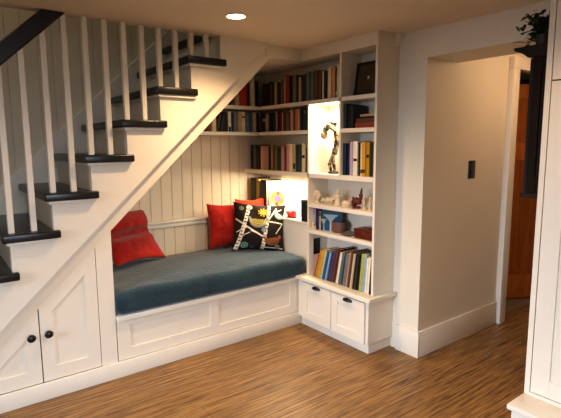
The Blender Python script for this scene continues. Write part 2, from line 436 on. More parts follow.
# ------------------------------------------------------------------ pillows
def pillow(name, w, h, t, M, m, seed=0, paint=None, n=48, slump=0., crease=0.):
    b = bmesh.new(); lay = b.verts.layers.float_color.new('paint') if paint else None
    def shape(u, v, s):
        e = max(0, (1 - u*u)) ** .42 * max(0, (1 - v*v)) ** .42
        pin = 1 - .10 * (1 - abs(v) ** 2.2) * abs(u) ** 3
        pin2 = 1 - .10 * (1 - abs(u) ** 2.2) * abs(v) ** 3
        x = u * w/2 * pin; z = v * h/2 * pin2
        wr = noise.noise(Vector((u*2.2+seed, v*2.2, s*3))) * .16 + noise.noise(Vector((u*5+seed, v*5+seed, s))) * .07
        y = s * t/2 * e * (1 + wr)
        if crease: y += -s * 0 - crease * math.exp(-((v - .08 - .12*u) / .16) ** 2) * e * (-1) * (1 if s < 0 else .2)
        if slump: y += -slump * max(0, -v) ** 1.3 + slump * .35 * max(0, v) ** 2
        return Vector((x, y, z + h/2))
    G_ = {}
    for s in (-1, 1):
        for i in range(n+1):
            for j in range(n+1):
                edge = i in (0, n) or j in (0, n)
                if s == 1 and edge: G_[s, i, j] = G_[-1, i, j]; continue
                u, v = -1 + 2*i/n, -1 + 2*j/n
                # cluster toward the border
                uu, vv = math.sin(u * PI/2) * .5 + u * .5, math.sin(v * PI/2) * .5 + v * .5
                vt = b.verts.new(shape(uu, vv, s)); G_[s, i, j] = vt
                if paint: vt[lay] = (*(paint((uu+1)/2, (1-vv)/2) if s < 0 else hexc('2a211a')), 1)
    for s in (-1, 1):
        for i in range(n):
            for j in range(n):
                q = [G_[s, i, j], G_[s, i+1, j], G_[s, i+1, j+1], G_[s, i, j+1]]
                b.faces.new(q if s < 0 else q[::-1])
    m_ = MB(); m_.bm.free(); m_.bm = b
    bmesh.ops.transform(b, matrix=M, verts=b.verts[:])
    return m_.build(name, m)
def place(x, y, z, rz, tilt, roll=0.):
    return Matrix.Translation((x, y, z)) @ Matrix.Rotation(rz, 4, 'Z') @ Matrix.Rotation(tilt, 4, 'X') @ Matrix.Rotation(roll, 4, 'Y')
R = math.radians
p = pillow('throw_pillow', .50, .46, .19, place(-1.20, .60, .572, R(24), R(-20), R(5)), RED, 4, slump=.10, crease=.11)
tag(p, 'rumpled red pillow slumped at the left end of the bench by the white post', 'pillow')
p = pillow('throw_pillow', .40, .41, .13, place(-.31, .655, .572, R(0), R(-10), R(3)), RED, 9)
tag(p, 'upright red pillow against the beadboard, left of the bird-print pillow', 'pillow')
p = pillow('throw_pillow', .30, .445, .08, place(-.118, .55, .578, R(-6), R(-9), R(1)), ORANGE, 15)
tag(p, 'orange-red pillow mostly hidden behind the dark bird-print pillow', 'pillow')

def seg_d(px, py, a, b):
    ax, ay = a; bx, by = b; t = max(0, min(1, ((px-ax)*(bx-ax)+(py-ay)*(by-ay)) / ((bx-ax)**2+(by-ay)**2)))
    return math.hypot(px-ax-t*(bx-ax), py-ay-t*(by-ay)), t
WHT, DK = hexc('d9cfc0'), hexc('1e1610')
def birds(u, v):
    c = DK
    def bowl(cx, cy, r, rot, ring, inner, core):
        nonlocal c
        dx, dy = u - cx, v - cy
        x = dx*math.cos(rot)+dy*math.sin(rot); y = -dx*math.sin(rot)+dy*math.cos(rot)
        d = math.hypot(x, y)
        if y > -.01 and d < r:
            c = ring if d > r*.78 else (inner if int(d / r * 9) % 2 else core)
        # head and tail
        if math.hypot(x - r*1.0, y + .01) < r*.28: c = ring
        if abs(y + .03) < .02 and -r*1.25 < x < -r*.8: c = ring
    for a, b, wd in (((.06, 1.0), (.30, .04), .044), ((.55, 1.0), (.67, .02), .034)):
        d, t = seg_d(u, v, a, b)
        if d < wd * (1 - .25*t):
            k = (t * 15) % 1
            off = (u - (a[0] + t*(b[0]-a[0])))
            c = DK if (k < .32 and (off > -.02 if int(t*15) % 2 else off < .015)) else WHT
    for a, b, wd in (((.02, .36), (.24, .50), .014), ((.24, .50), (.56, .70), .014), ((.24, .52), (.05, .62), .01), ((.62, .40), (.80, .10), .016), ((.30, .62), (.12, .72), .008),
                     ((.62, .38), (.95, .42), .012), ((.80, .62), (.95, .42), .010), ((.5, .66), (.33, .58), .009), ((.58, .93), (.95, .93), .012), ((.74, .2), (.9, .12), .012)):
        d, t = seg_d(u, v, a, b)
        if d < wd: c = WHT
    bowl(.45, .36, .165, .06, hexc('8d8a80'), hexc('7d7438'), hexc('b0a050'))
    bowl(.73, .72, .155, -.12, hexc('7a4a34'), hexc('8e6038'), hexc('5a2c1c'))
    bowl(.87, .22, .11, .5, hexc('7fa3a0'), hexc('a8c0b8'), hexc('6c8a86'))
    a = math.atan2(v - .2, u - .54); d = math.hypot(u - .54, v - .2)
    if d < .058 or (d < .095 and math.cos(a*9) > .2): c = hexc('d2a23c')
    for cx, cy, r, k in ((.22, .89, .07, '5f8580'), (.57, .55, .05, '9aa8a8'), (.29, .10, .055, 'cfd4c8'), (.14, .13, .045, '8a7a70'), (.36, .93, .04, '2f4a55'), (.84, .9, .05, '7a7a74')):
        d = math.hypot(u - cx, v - cy)
        if d < r: c = hexc(k) if (int(d / r * 3) % 2 == 0) else tuple(x*.45 for x in hexc(k))
    return c
p = pillow('bird_print_pillow', 0.475, .43, .15, place(-.195, .355, .574, R(-22), R(-15), R(6)), vcol_mat('bird_print_fabric'), 21, paint=birds, n=150)
tag(p, 'dark square pillow printed with birds, white birch trunks and a yellow sun', 'pillow')

# ------------------------------------------------------------------ bookcase
bc = thing('built_in_bookcase', 'tall white built-in bookcase wrapping the nook corner, drawers at its foot', 'bookcase', (.1, -.3, 0))
BX = WX - .012                    # back of the shelves
def part(name, *a, m=WHITE, bev=.002, parent=None, **k): return MB().box(*a, bev, 1, **k).build(name, m, parent or bc)
# base
part('base_carcass', -.045, WX, -.79, -.012, .08, .399)
part('toe_kick', -.018, WX, -.772, -.02, 0, .08)
part('counter', -.078, WX, -.825, -.012, .400, .431, bev=.004)
for y0, y1 in ((-.425, -.085), (-.768, -.431)):
    dr_ = MB(); fx0, fx1 = -.064, -.0455
    iy0, iy1, iz0, iz1 = y0 + .062, y1 - .062, .145, .33
    dr_.box(fx0, fx1, y0, iy0, .084, .389); dr_.box(fx0, fx1, iy1, y1, .084, .389)
    dr_.box(fx0, fx1, iy0, iy1, .084, iz0); dr_.box(fx0, fx1, iy0, iy1, iz1, .389)
    dw = dr_.build('drawer', WHITE, bc, smooth=False)
    part('panel', -.055, -.047, iy0 - .002, iy1 + .002, iz0 - .002, iz1 + .002, parent=dw, bev=0)
    # black cup pull
    yc = (y0 + y1) / 2 - .005
    b = bmesh.new(); bmesh.ops.create_uvsphere(b, u_segments=24, v_segments=16, radius=1)
    bmesh.ops.bisect_plane(b, geom=b.verts[:]+b.edges[:]+b.faces[:], plane_co=(0, 0, -.15), plane_no=(0, 0, -1), clear_outer=True)
    bmesh.ops.bisect_plane(b, geom=b.verts[:]+b.edges[:]+b.faces[:], plane_co=(0.02, 0, 0), plane_no=(1, 0, 0), clear_outer=True)
    bmesh.ops.transform(b, matrix=Matrix.Translation((-.0645, yc, .366)) @ Matrix.Diagonal((.024, .047, .02, 1)), verts=b.verts[:])
    m_ = MB(); m_.merge(b); m_.build('cup_pull', KNOB, dw)
# uprights
part('end_panel', 0, WX, -.79, -.768, .431, 2.15)
part('divider', 0, BX, -.093, -.073, .431, 1.81)
part('divider', .0, BX, -.449, -.429, 1.262, 2.15)
part('back_panel', BX, WX, -.768, BY, .431, CZ)
# shelves
def shelf_x(y0, y1, z, th=.03): part('shelf', .0, BX, y0, y1, z - th, z)
shelf_x(-.768, -.093, .815); shelf_x(-.768, -.093, 1.028); shelf_x(-.768, BY, 1.272, .036)
shelf_x(-.429, BY, 1.832) if False else None
shelf_x(-.768, -.449, 1.612); shelf_x(-.073, BY, 1.612); shelf_x(-.768, BY, 1.838)
SBY = .585                           # front edge of the back-wall shelves
MB().box(-.90, -.0, SBY, BY, 1.582, 1.612, .002, 1).build('shelf', WHITE, bc)
MB().box(-.68, -.0, SBY, BY, 1.808, 1.838, .002, 1).build('shelf', WHITE, bc)
# ledge with panel below
part('ledge', .03, BX, -.073, BY, .842, .862)
part('ledge_panel', .04, .055, -.073, BY, .431, .842)
# top: fascia, crown, header over the nook opening
part('fascia', -.006, .02, -.79, -.012, 2.148, CZ)
part('top_board', .02, BX, -.768, BY, 2.15, 2.17)
part('nook_header', -.345, .02, -.012, .012, 2.15, CZ)
part('end_fascia', -.006, WX, -.796, -.79, 2.148, CZ)
cr = [(-.79, 2.15), (-.797, 2.15), (-.803, 2.17), (-.83, 2.222), (-.832, CZ), (-.79, CZ)]
MB().prism(cr, 'x', .17, WX).build('crown_moulding', WHITE, bc)
MB().prism([(-.768, .012)[::-1] if 0 else (.03, 2.15), (BY, 2.15), (BY, 2.165), (.03, 2.165)], 'x', -.5, .0).build('nook_ceiling_board', WHITE, bc, smooth=False)
# black outlet on the left upright above the records
ou = thing('wall_outlet', 'small black power outlet on the bookcase upright, above the leaning album row', 'outlet', (.086, -.094, .60))
MB().box(.05, .122, -.0985, -.0935, .60, .732, .003).build('plate', KNOB, ou)
MB().box(.068, .104, -.1005, -.098, .62, .655, .002).build('socket', mat('black_rocker', '24221f', .4), ou)
MB().box(.068, .104, -.1005, -.098, .675, .71, .002).build('socket', mat('black_rocker', '24221f', .4), ou)

# ------------------------------------------------------------------ books
CN = {  # colour name: hex
 'black': '15120f', 'charcoal': '2b2724', 'dark brown': '38241a', 'brown': '5c3d26', 'grey-brown': '6f5f4c', 'tan': 'b39a72', 'cream': 'd9c7a0',
 'white': 'e6dfd0', 'dark red': '6a1d18', 'red': 'a8281a', 'maroon': '4a1a20', 'brick red': '8a3c26', 'peach': 'c99468', 'pink': 'b98a84',
 'navy': '1c2a48', 'blue': '2f5a8a', 'pale blue': '8fa9b8', 'blue-grey': '5a6a74', 'teal': '1f3c40', 'dark green': '22301f', 'olive': '6e6a3a',
 'grey-green': '7a7a60', 'grey': '77726a', 'yellow': 'c9962e', 'mustard': 'b0882c', 'orange': 'c2682c', 'lavender': 'b9a2b4', 'purple': '4b3558',
 'pale green': 'b9c29a', 'yellow-green': 'a9aa4a', 'gold': '9a7a30'}
def bmat(c): return mat('book_' + c.replace(' ', '_').replace('-', '_'), CN[c], .55, .12, 25, .35)
ORD = 'first second third fourth fifth sixth seventh eighth ninth tenth eleventh twelfth thirteenth fourteenth fifteenth sixteenth seventeenth eighteenth nineteenth twentieth twenty-first twenty-second twenty-third twenty-fourth twenty-fifth twenty-sixth twenty-seventh twenty-eighth twenty-ninth thirtieth'.split()
def book(M, w, d, h, c, label, group, bands=(), name='book', cat='book'):
    """local: spine at y=0 facing -y, thickness along x (0..w), depth along +y, height z"""
    ct = min(.003, w * .16)
    o = MB()
    o.box(0, ct, 0, d, 0, h, M=M); o.box(w - ct, w, 0, d, 0, h, M=M)
    o.box(0, w, 0, ct + .001, 0, h, min(.0025, w * .2), 2, M=M)
    ob = o.build(name, bmat(c), smooth=True)
    tag(ob, label, cat, group)
    MB().box(ct, w - ct, ct + .001, d - .004, .004, h - .005, M=M).build('pages', PAGES, ob, smooth=False)
    for z0, z1, bc_ in bands:
        MB().box(w * .1, w * .9, -.0006, .001, z0 * h, z1 * h, M=M).build('spine_label', bmat(bc_), ob, smooth=False)
    return ob
MX = lambda x, y, z, tilt=0.: Matrix.Translation((x, y, z)) @ Matrix.Rotation(-PI/2, 4, 'Z') @ Matrix.Rotation(tilt, 4, 'Y')   # spine faces -X, thickness runs toward -Y
MYf = lambda x, y, z, tilt=0.: Matrix.Translation((x, y, z)) @ Matrix.Rotation(tilt, 4, 'Y')

def row_x(ys, specs, z, hbase, phrase, group, x=.035, depth=.15, dj=.012, noun='book'):
    for i, sp in enumerate(specs):
        c, hf = sp[0], sp[1]; bands = sp[2] if len(sp) > 2 else ()
        w = ys[i] - ys[i+1] - .0012
        book(MX(x + random.uniform(-dj, dj), ys[i], z + .0006), w, min(depth, BX - x - .015) - random.uniform(0, .02), hbase * hf, c,
             '%s %s, %s %s' % (c, noun, ORD[i], phrase), group, bands)
rng = random.Random(3)
# top shelf, right wall
ys = [0.580, 0.542, 0.496, 0.452, 0.437, 0.393, 0.364, 0.307, 0.279, 0.252, 0.204, 0.164, 0.131, 0.098, 0.066, 0.041, 0.003, -0.034, -0.07, -0.106, -0.165, -0.199, -0.233, -0.267, -0.305, -0.343, -0.369, -0.401]
sp = [('dark brown', .86), ('charcoal', .84), ('black', .88), ('grey-brown', .82), ('charcoal', .85), ('tan', .86), ('dark brown', .8), ('grey-brown', .9), ('tan', .96), ('brick red', 1.0, ((.03, .45, 'red'),)), ('black', .94),
      ('grey-green', .98), ('olive', .97), ('black', .9), ('tan', .86), ('dark brown', .92), ('charcoal', .95), ('blue-grey', .98), ('grey', .97), ('brown', .98), ('brown', .96), ('cream', .92), ('black', .9), ('cream', .98), ('peach', .98), ('charcoal', 1.0, ((.1, .2, 'white'), (.5, .62, 'blue-grey'))), ('cream', 1.02)]
row_x(ys, sp, 1.838, .232, 'from the corner on the top right-wall shelf', 'books on the top right-wall shelf')
book(MX(.035, -.402, 1.8386), .024, .14, .21, 'dark red', 'dark red book at the divider end of the top right-wall shelf', 'books on the top right-wall shelf')
# second shelf, right wall
ys = [0.580, 0.532, 0.501, 0.448, 0.396, 0.374, 0.338, 0.299, 0.277, 0.254, 0.233, 0.212, 0.172, 0.136, 0.106, 0.08, 0.054, 0.003, -0.034, -.068]
sp = [('black', .9, ((.6, .72, 'white'),)), ('tan', .88), ('black', .95), ('charcoal', .93), ('lavender', .95), ('maroon', .97), ('dark red', .95), ('cream', .88), ('brown', .92), ('grey-brown', .9), ('peach', .88), ('dark brown', .9), ('pink', .95), ('brown', .96), ('orange', .97), ('tan', .97), ('black', 1.0), ('charcoal', 1.0, ((.75, .88, 'grey'),)), ('dark brown', 1.0)]
row_x(ys, sp, 1.612, .178, 'from the corner on the second right-wall shelf', 'books on the second right-wall shelf')
# third shelf, right wall
ys = [0.80, 0.737, 0.707, 0.649, 0.617, 0.58, 0.542, 0.522, 0.503, 0.483, 0.445, 0.415, 0.383, 0.33, 0.27, 0.228, 0.187, 0.147, 0.111, 0.067, 0.025, -0.016]
sp = [('black', .97), ('grey', .98), ('charcoal', .97), ('brick red', .93), ('peach', .93), ('pink', .93), ('dark red', .92), ('tan', .92), ('dark brown', .9), ('peach', .93), ('brown', .92), ('olive', .9), ('dark green', .86), ('pink', .93), ('dark red', .93), ('pink', 1.0), ('cream', 1.0), ('tan', 1.0, ((.1, .3, 'black'),)), ('dark green', .96), ('teal', .97), ('cream', 1.0, ((.5, .6, 'black'),))]
row_x(ys, sp, 1.272, .232, 'from the corner on the third right-wall shelf', 'books on the third right-wall shelf')
book(MX(.035, -.018, 1.2726), .03, .14, .20, 'charcoal', 'charcoal book against the lit niche upright on the third right-wall shelf', 'books on the third right-wall shelf')
# column nearest the hall, fourth shelf
ys = [-.451, -0.466 - .018, -0.515, -0.579, -0.606, -0.635, -0.668, -0.701, -0.728, -0.756]
sp = [('navy', .94), ('navy', .92), ('lavender', .98), ('white', 1.0, ((.42, .5, 'maroon'),)), ('black', .96), ('cream', .95, ((.08, .2, 'black'),)), ('yellow', .98, ((.1, .2, 'black'),)), ('mustard', .97, ((.55, .64, 'black'),)), ('dark green', .92)]
ys = ys[:3] + [-.545, -.590, -.616, -.640, -.672, -.704, -.732]
row_x(ys, sp, 1.272, .247, 'from the divider on the shelf of yellow spines', 'books on the shelf beside the lit niche')
book(MX(.035, -.733, 1.2726), .03, .14, .225, 'teal', 'teal book at the end panel on the shelf of yellow spines', 'books on the shelf beside the lit niche')
# upper column shelf: dark upright books and a lying stack
ys = [-.452, -.480, -.512, -.538]
row_x(ys, [('teal', .98), ('black', .94), ('charcoal', .9)], 1.612, .18, 'from the divider above the yellow spines', 'dark upright books above the yellow spines')
def flat(x, y, z, w, d, h, c, label, rz=0.):
    M = Matrix.Translation((x, y, z)) @ Matrix.Rotation(-PI/2 + rz, 4, 'Z') @ Matrix.Rotation(PI/2, 4, 'Y') @ Matrix.Translation((-h, 0, 0))
    return book(M, h, d, w, c, label, 'lying books above the yellow spines')
flat(.04, -.552, 1.6126, .20, .14, .036, 'brick red', 'thick brick red book lying lowest in the stack above yellow spines')
flat(.045, -.555, 1.649, .19, .14, .03, 'brown', 'brown book lying in the middle of the stack above yellow spines')
flat(.05, -.60, 1.6795, .15, .14, .012, 'charcoal', 'thin charcoal book lying under the tan one in the stack')
flat(.05, -.59, 1.692, .165, .14, .014, 'tan', 'tan book lying on top of the stack above yellow spines', R(-4))
# back wall rows (spines face the room)
def row_y(xs, specs, z, hbase, phrase, group, y=.615):
    for i, s in enumerate(specs):
        c, hf = s[0], s[1]; bands = s[2] if len(s) > 2 and isinstance(s[2], tuple) else (); tilt = s[3] if len(s) > 3 else 0.
        w = xs[i+1] - xs[i] - .0012
        h = hbase * hf
        if tilt: w *= .8
        book(MYf(xs[i], y + rng.uniform(-.01, .01), z + .0006 + abs(math.sin(tilt)) * (w if tilt > 0 else 0), tilt), w, .15, h, c, '%s book, %s %s' % (c, ORD[i], phrase), group, bands)
xs = [-.40, -.355, -.32, -0.294, -0.271, -0.244, -0.202, -0.124, -0.081, -0.033, 0.005]
sp = [('brown', .7), ('tan', .72), ('maroon', .75), ('dark red', .78), ('brick red', .8), ('tan', .9), ('red', .95), ('charcoal', .95), ('cream', 1.0), ('black', 1.0)]
row_y(xs, sp, 1.838, .225, 'from the left on the upper back-wall shelf', 'books on the upper back-wall shelf')
xs = [-.565, -0.535, -0.505, -0.475, -0.43, -0.401, -0.371, -0.341, -0.311, -0.283, -0.251, -0.215, -0.175, -0.133, -0.094, -0.062, -0.024, 0.012]
sp = [('brick red', .62), ('brown', .68), ('brick red', .72), ('cream', .78), ('brown', .82, (), .22), ('charcoal', .9, (), .20), ('black', .92, (), .14), ('black', .9), ('white', .95, ((.0, .25, 'black'),)), ('navy', .93), ('grey', .95), ('tan', .97), ('cream', .97, ((.7, .78, 'black'),)), ('blue-grey', .9), ('blue', .92), ('tan', .97), ('black', .95)]
row_y(xs, sp, 1.612, .182, 'from the left on the lower back-wall shelf', 'books on the lower back-wall shelf')
# leaning albums on the counter
ys = [-0.122, -0.159, -0.184, -0.214, -0.244, -0.267, -0.291, -0.319, -0.348, -0.37, -0.393, -0.42, -0.447, -0.469, -0.501, -0.522, -0.543, -0.563, -0.578, -0.594, -0.614, -0.639, -0.668, -0.692, -0.711, -0.74, -0.762]
cs = ['pink', 'mustard', 'yellow', 'pale green', 'blue', 'pale blue', 'blue', 'purple', 'brown', 'maroon', 'cream', 'blue-grey', 'teal', 'grey', 'pink', 'brown', 'cream', 'tan', 'black', 'charcoal', 'black', 'yellow-green', 'pale blue', 'white', 'cream', 'charcoal']
hs = [.22, .265, .27, .265, .27, .262, .268, .275, .30, .305, .285, .28, .285, .285, .30, .31, .295, .30, .30, .30, .295, .31, .31, .285, .30, .285]
ys2, cs2, hs2 = [], [], []
alt = {'mustard': 'gold', 'blue': 'navy', 'brown': 'dark brown', 'cream': 'white', 'black': 'charcoal', 'pale blue': 'grey', 'charcoal': 'cream', 'pink': 'brick red', 'teal': 'blue-grey'}
for i, c in enumerate(cs):
    ys2.append(ys[i]); cs2.append(c); hs2.append(hs[i])
    if ys[i] - ys[i+1] > .0255 and c in alt:
        ys2.append((ys[i] + ys[i+1]) / 2); cs2.append(alt[c]); hs2.append(hs[i] - .004)
ys, cs, hs = ys2 + [ys[-1]], cs2, hs2
ORD += ['thirty-' + o for o in ORD[:9]]
for i, c in enumerate(cs):
    lean = R(17 - 14 * i / len(cs))
    w = (ys[i] - ys[i+1]) * math.cos(lean) - .0012
    dep = .185 - .02 * rng.random()
    book(MX(.005 + rng.uniform(0, .012), ys[i], (.4316) + w * math.sin(lean), lean), w, dep, hs[i] - .026, c, '%s album, %s from the bench in the leaning row on the counter' % (c, ORD[i]), 'tall albums leaning on the bookcase counter', name='album')
# ledge behind the bench: upright folders in the corner
LX = .034
for y, w, d, h, c, lab, bd in ((.842, .035, .16, .27, 'gold', 'gold book deepest in the lit corner of the ledge', ()),
    (.80, .085, .17, .325, 'black', 'wide black binder in the lit corner of the ledge', ((.06, .94, 'charcoal'),)),
    (.708, .042, .16, .315, 'gold', 'gold book between the two black binders on the lit ledge', ()),
    (.655, .012, .16, .30, 'olive', 'thin olive book right of the gold one on the lit ledge', ())):
    book(MX(LX, y, .8626), w, d, h, c, lab, 'books in the lit corner of the ledge', bd)
# white magazine box with black spine
mf = thing('magazine_box', 'white-sided magazine box with black spine and black top edge on the lit ledge', 'magazine box', (.09, .60, .8626))
MB().box(LX, LX + .006, .545, .635, .8626, 1.175, .001, 1).build('spine', bmat('black'), mf)
m_ = MB(); m_.box(LX + .006, LX + .17, .545, .551, .8626, 1.17); m_.box(LX + .006, LX + .17, .629, .635, .8626, 1.17); m_.box(LX + .006, LX + .17, .551, .629, .8626, .868); m_.build('side', bmat('white'), mf)
MB().box(LX + .004, LX + .172, .541, .639, 1.17, 1.178, .001, 1).build('top_edge', bmat('black'), mf)
# art card with the rainbow ring
def ring(u, v):
    d = math.hypot(u - .52, (v - .42) * 1.56)
    c = hexc('f2ead8')
    if u < .12: c = hexc('d8c070')
    if .22 < d < .42: c = hexc(('e0702a', 'e88a3a', 'd8452a', 'e8a050')[int((math.atan2(v-.42, u-.52) + PI) / (2*PI) * 7.99) % 4])
    elif .14 < d <= .22: c = hexc('d06070')
    elif d <= .14: c = hexc('6a5a9a')
    if v < .16: c = hexc('c8c890')
    return c
def painted_card(name, x0, z0, w, h, y, lean, fn, n, parent, m, rz=0):
    b = bmesh.new(); lay = b.verts.layers.float_color.new('paint'); g = {}
    for i in range(n+1):
        for j in range(n+1):
            vt = b.verts.new((i/n*w, 0, j/n*h)); vt[lay] = (*fn(i/n, 1 - j/n), 1); g[i, j] = vt
    for i in range(n):
        for j in range(n): b.faces.new([g[i, j], g[i+1, j], g[i+1, j+1], g[i, j+1]])
    r = bmesh.ops.extrude_face_region(b, geom=b.faces[:])
    bmesh.ops.translate(b, vec=(0, .004, 0), verts=[v for v in r['geom'] if isinstance(v, bmesh.types.BMVert)])
    bmesh.ops.recalc_face_normals(b, faces=b.faces[:])
    m_ = MB(); m_.bm.free(); m_.bm = b
    bmesh.ops.transform(b, matrix=Matrix.Translation((x0, y, z0)) @ Matrix.Rotation(rz, 4, 'Z') @ Matrix.Rotation(lean, 4, 'X'), verts=b.verts[:])
    return m_.build(name, m, parent, smooth=False)
o = painted_card('art_card', .04, .863, .16, .25, .488, R(-12), ring, 60, None, vcol_mat('card_print', .5), R(-12))
tag(o, 'white art card with an orange rainbow ring on the lit ledge', 'card')
# little red ornament and the black speaker on the ledge
rd = thing('red_ornament', 'small red rounded ornament with a tail on the lit white ledge', 'ornament', (.085, .235, .8622))
m_ = MB(); m_.ball((.085, .235, .893), (.042, .046, .036)); m_.ball((.08, .20, .912), (.022, .024, .022)); m_.tube([(.085, .26, .90), (.085, .30, .905), (.085, .325, .90)], [.016, .01, .004]); m_.build('body', mat('red_ornament', 'c42026', .5), rd)
MB().lathe([(0, 0), (.05, 0), (.053, .006), (.04, .010), (0, .010)], (.085, .245, .8622)).build('base', mat('olive_base', '5a5030', .6), rd)
spk = thing('speaker', 'small black box speaker on the lit ledge by the bookcase upright', 'speaker', (.075, .0, .8622))
MB().box(.03, .12, -.045, .045, .8622, 1.045, .006, 2).build('cabinet', mat('black_speaker', '1a1714', .5), spk)
MB().box(.0265, .0305, -.037, .037, .872, 1.035, .001, 1).build('grille', mat('speaker_cloth', '0f0e0d', .95, bump=.5, bscale=400), spk)

# ------------------------------------------------------------------ figurine in the lit niche
def mottled():
    m = mat('mottled_bronze', '4a3a28', .45, .5, 45)
    r = [n for n in m.node_tree.nodes if n.type == 'VALTORGB'][0].color_ramp
    r.elements[0].position = .44; r.elements[1].position = .56
    r.elements[0].color = (*hexc('15100b'), 1); r.elements[1].color = (*hexc('b09a6c'), 1)
    return m
BR = mottled()
sc_ = thing('bronze_figurine', 'mottled dark bronze figurine with a bowed head in the brightly lit niche', 'figurine', (.10, -.27, 1.2726))
MB().lathe([(0, 0), (.045, 0), (.048, .006), (.042, .014), (0, .016)], (.10, -.275, 1.2726), 24).build('base', mat('dark_plinth', '1c1712', .4), sc_)
m_ = MB()
m_.tube([(.10, -.245, 1.287), (.10, -.225, 1.34), (.10, -.245, 1.39), (.10, -.285, 1.45), (.10, -.30, 1.53), (.10, -.295, 1.585), (.10, -.265, 1.63), (.10, -.225, 1.645), (.10, -.185, 1.625), (.10, -.165, 1.59), (.10, -.172, 1.555)],
        [.012, .016, .011, .014, .017, .022, .030, .030, .026, .020, .010], 14)
m_.tube([(.10, -.29, 1.287), (.10, -.275, 1.34), (.10, -.262, 1.40), (.10, -.285, 1.46)], [.012, .014, .014, .02], 10)
m_.tube([(.10, -.30, 1.58), (.10, -.315, 1.50), (.10, -.30, 1.42)], [.02, .014, .008], 10)
m_.tube([(.10, -.21, 1.64), (.095, -.25, 1.67), (.10, -.30, 1.655)], [.014, .02, .012], 10)
m_.ball((.10, -.162, 1.575), (.03, .026, .036))
m_.tube([(.10, -.275, 1.295), (.10, -.32, 1.290)], [.012, .006], 8)
m_.build('body', BR, sc_)

# ------------------------------------------------------------------ small carvings on the 1.03 shelf
IV = mat('ivory_carving', 'd8c8aa', .6, .1, 40); RC = mat('dark_red_carving', '5e1c18', .5, .15, 40)
GZ = 'small carvings in a line on the middle shelf'
zs = 1.0286
def quad(name, label, y, s, neck, m=IV, tail=.6, x=.08, grp=GZ):
    m_ = MB()
    m_.tube([(x, y + .032*s, zs + .032*s), (x, y + .015*s, zs + .036*s), (x, y - .012*s, zs + .035*s), (x, y - .032*s, zs + .04*s)], [.008*s, .0165*s, .015*s, .011*s], 12)
    for dx in (-.008, .008):
        for dy in (-.024, .024): m_.tube([(x + dx*s, y + dy*s, zs), (x + dx*s, y + dy*s*.95, zs + .015*s), (x + dx*s, y + dy*s, zs + .032*s)], [.0045*s, .005*s, .007*s], 8)
    m_.tube([(x, y - .03*s, zs + .042*s), (x, y - .040*s, zs + (.05 + neck)*s), (x, y - .052*s, zs + (.052 + neck)*s), (x, y - .066*s, zs + (.044 + neck)*s)], [.01*s, .0085*s, .011*s, .005*s], 10)
    for dx in (-.006, .006): m_.tube([(x + dx*s, y - .044*s, zs + (.058 + neck)*s), (x + dx*1.5*s, y - .04*s, zs + (.074 + neck)*s)], [.004*s, .0015*s], 6)
    m_.tube([(x, y + .03*s, zs + .036*s), (x, y + .044*s, zs + .03*s), (x, y + .048*s, zs + .012*s)], [.004*s, .003*s, .002*s], 6)
    return tag(m_.build(name, m), label, 'figurine', grp)
m_ = MB(); m_.lathe([(0, 0), (.02, 0), (.016, .01), (.008, .03), (.007, .045), (.0, .05)], (.07, -.118, zs), 16)
for k in range(8):
    a = 2*PI*k/8; m_.ball((.07, -.118 + .026*math.cos(a), zs + .068 + .022*math.sin(a)), (.010, .013, .012))
m_.ball((.066, -.118, zs + .068), .015)
tag(m_.build('flower_carving', IV), 'pale flower-headed carving nearest the upright on the middle shelf', 'figurine', GZ)
quad('animal_carving', 'low ivory animal carving second from the upright on the middle shelf', -.185, .85, .0)
quad('animal_carving', 'ivory animal carving with raised ears left of the standing ivory figure', -.262, 1.05, .014)
m_ = MB(); m_.lathe([(0, 0), (.028, 0), (.03, .012), (.022, .04), (.02, .062), (.024, .072), (.013, .084), (.009, .088), (.0, .09)], (.08, -.345, zs), 18)
m_.ball((.08, -.345, zs + .098), (.014, .014, .016)); m_.tube([(.078, -.33, zs + .07), (.06, -.325, zs + .05), (.058, -.345, zs + .045)], [.008, .007, .005], 8)
m_.tube([(.078, -.362, zs + .07), (.07, -.38, zs + .075), (.062, -.392, zs + .085)], [.008, .006, .004], 8); m_.lathe([(.0, .0), (.012, .0), (.006, .016), (0, .022)], (.08, -.345, zs + .108), 12)
tag(m_.build('standing_carving', IV), 'standing ivory robed figure, tallest of the ivory carvings on the middle shelf', 'figurine', GZ)
m_ = MB(); m_.lathe([(0, 0), (.036, 0), (.044, .012), (.042, .03), (.03, .042), (.012, .047), (0, .047)], (.08, -.438, zs), 20, Matrix.Diagonal((.8, 1.05, 1, 1)))
for k in range(9):
    a = PI * k / 8; m_.tube([(.08 - .036*math.sin(.4 + .25*k) , -.438 + .04*math.cos(a), zs + .02), (.08, -.438 + .02*math.cos(a), zs + .046)], [.004, .003], 6)
tag(m_.build('shell_carving', IV), 'squat ivory shell carving between the standing figure and dark red carving', 'figurine', GZ)
m_ = MB(); m_.lathe([(0, 0), (.034, 0), (.03, .012), (.0, .016)], (.08, -.545, zs), 16)
m_.tube([(.08, -.515, zs + .01), (.08, -.52, zs + .04), (.08, -.545, zs + .055), (.08, -.57, zs + .05), (.08, -.585, zs + .085), (.08, -.588, zs + .13), (.08, -.592, zs + .155)], [.014, .026, .028, .022, .012, .008, .003], 12)
m_.tube([(.08, -.52, zs + .05), (.08, -.505, zs + .08), (.08, -.515, zs + .075)], [.012, .008, .003], 8); m_.ball((.08, -.583, zs + .098), (.012, .018, .014))
tag(m_.build('bird_carving', RC), 'dark red carving with a tall spike among the ivory carvings', 'figurine', GZ)
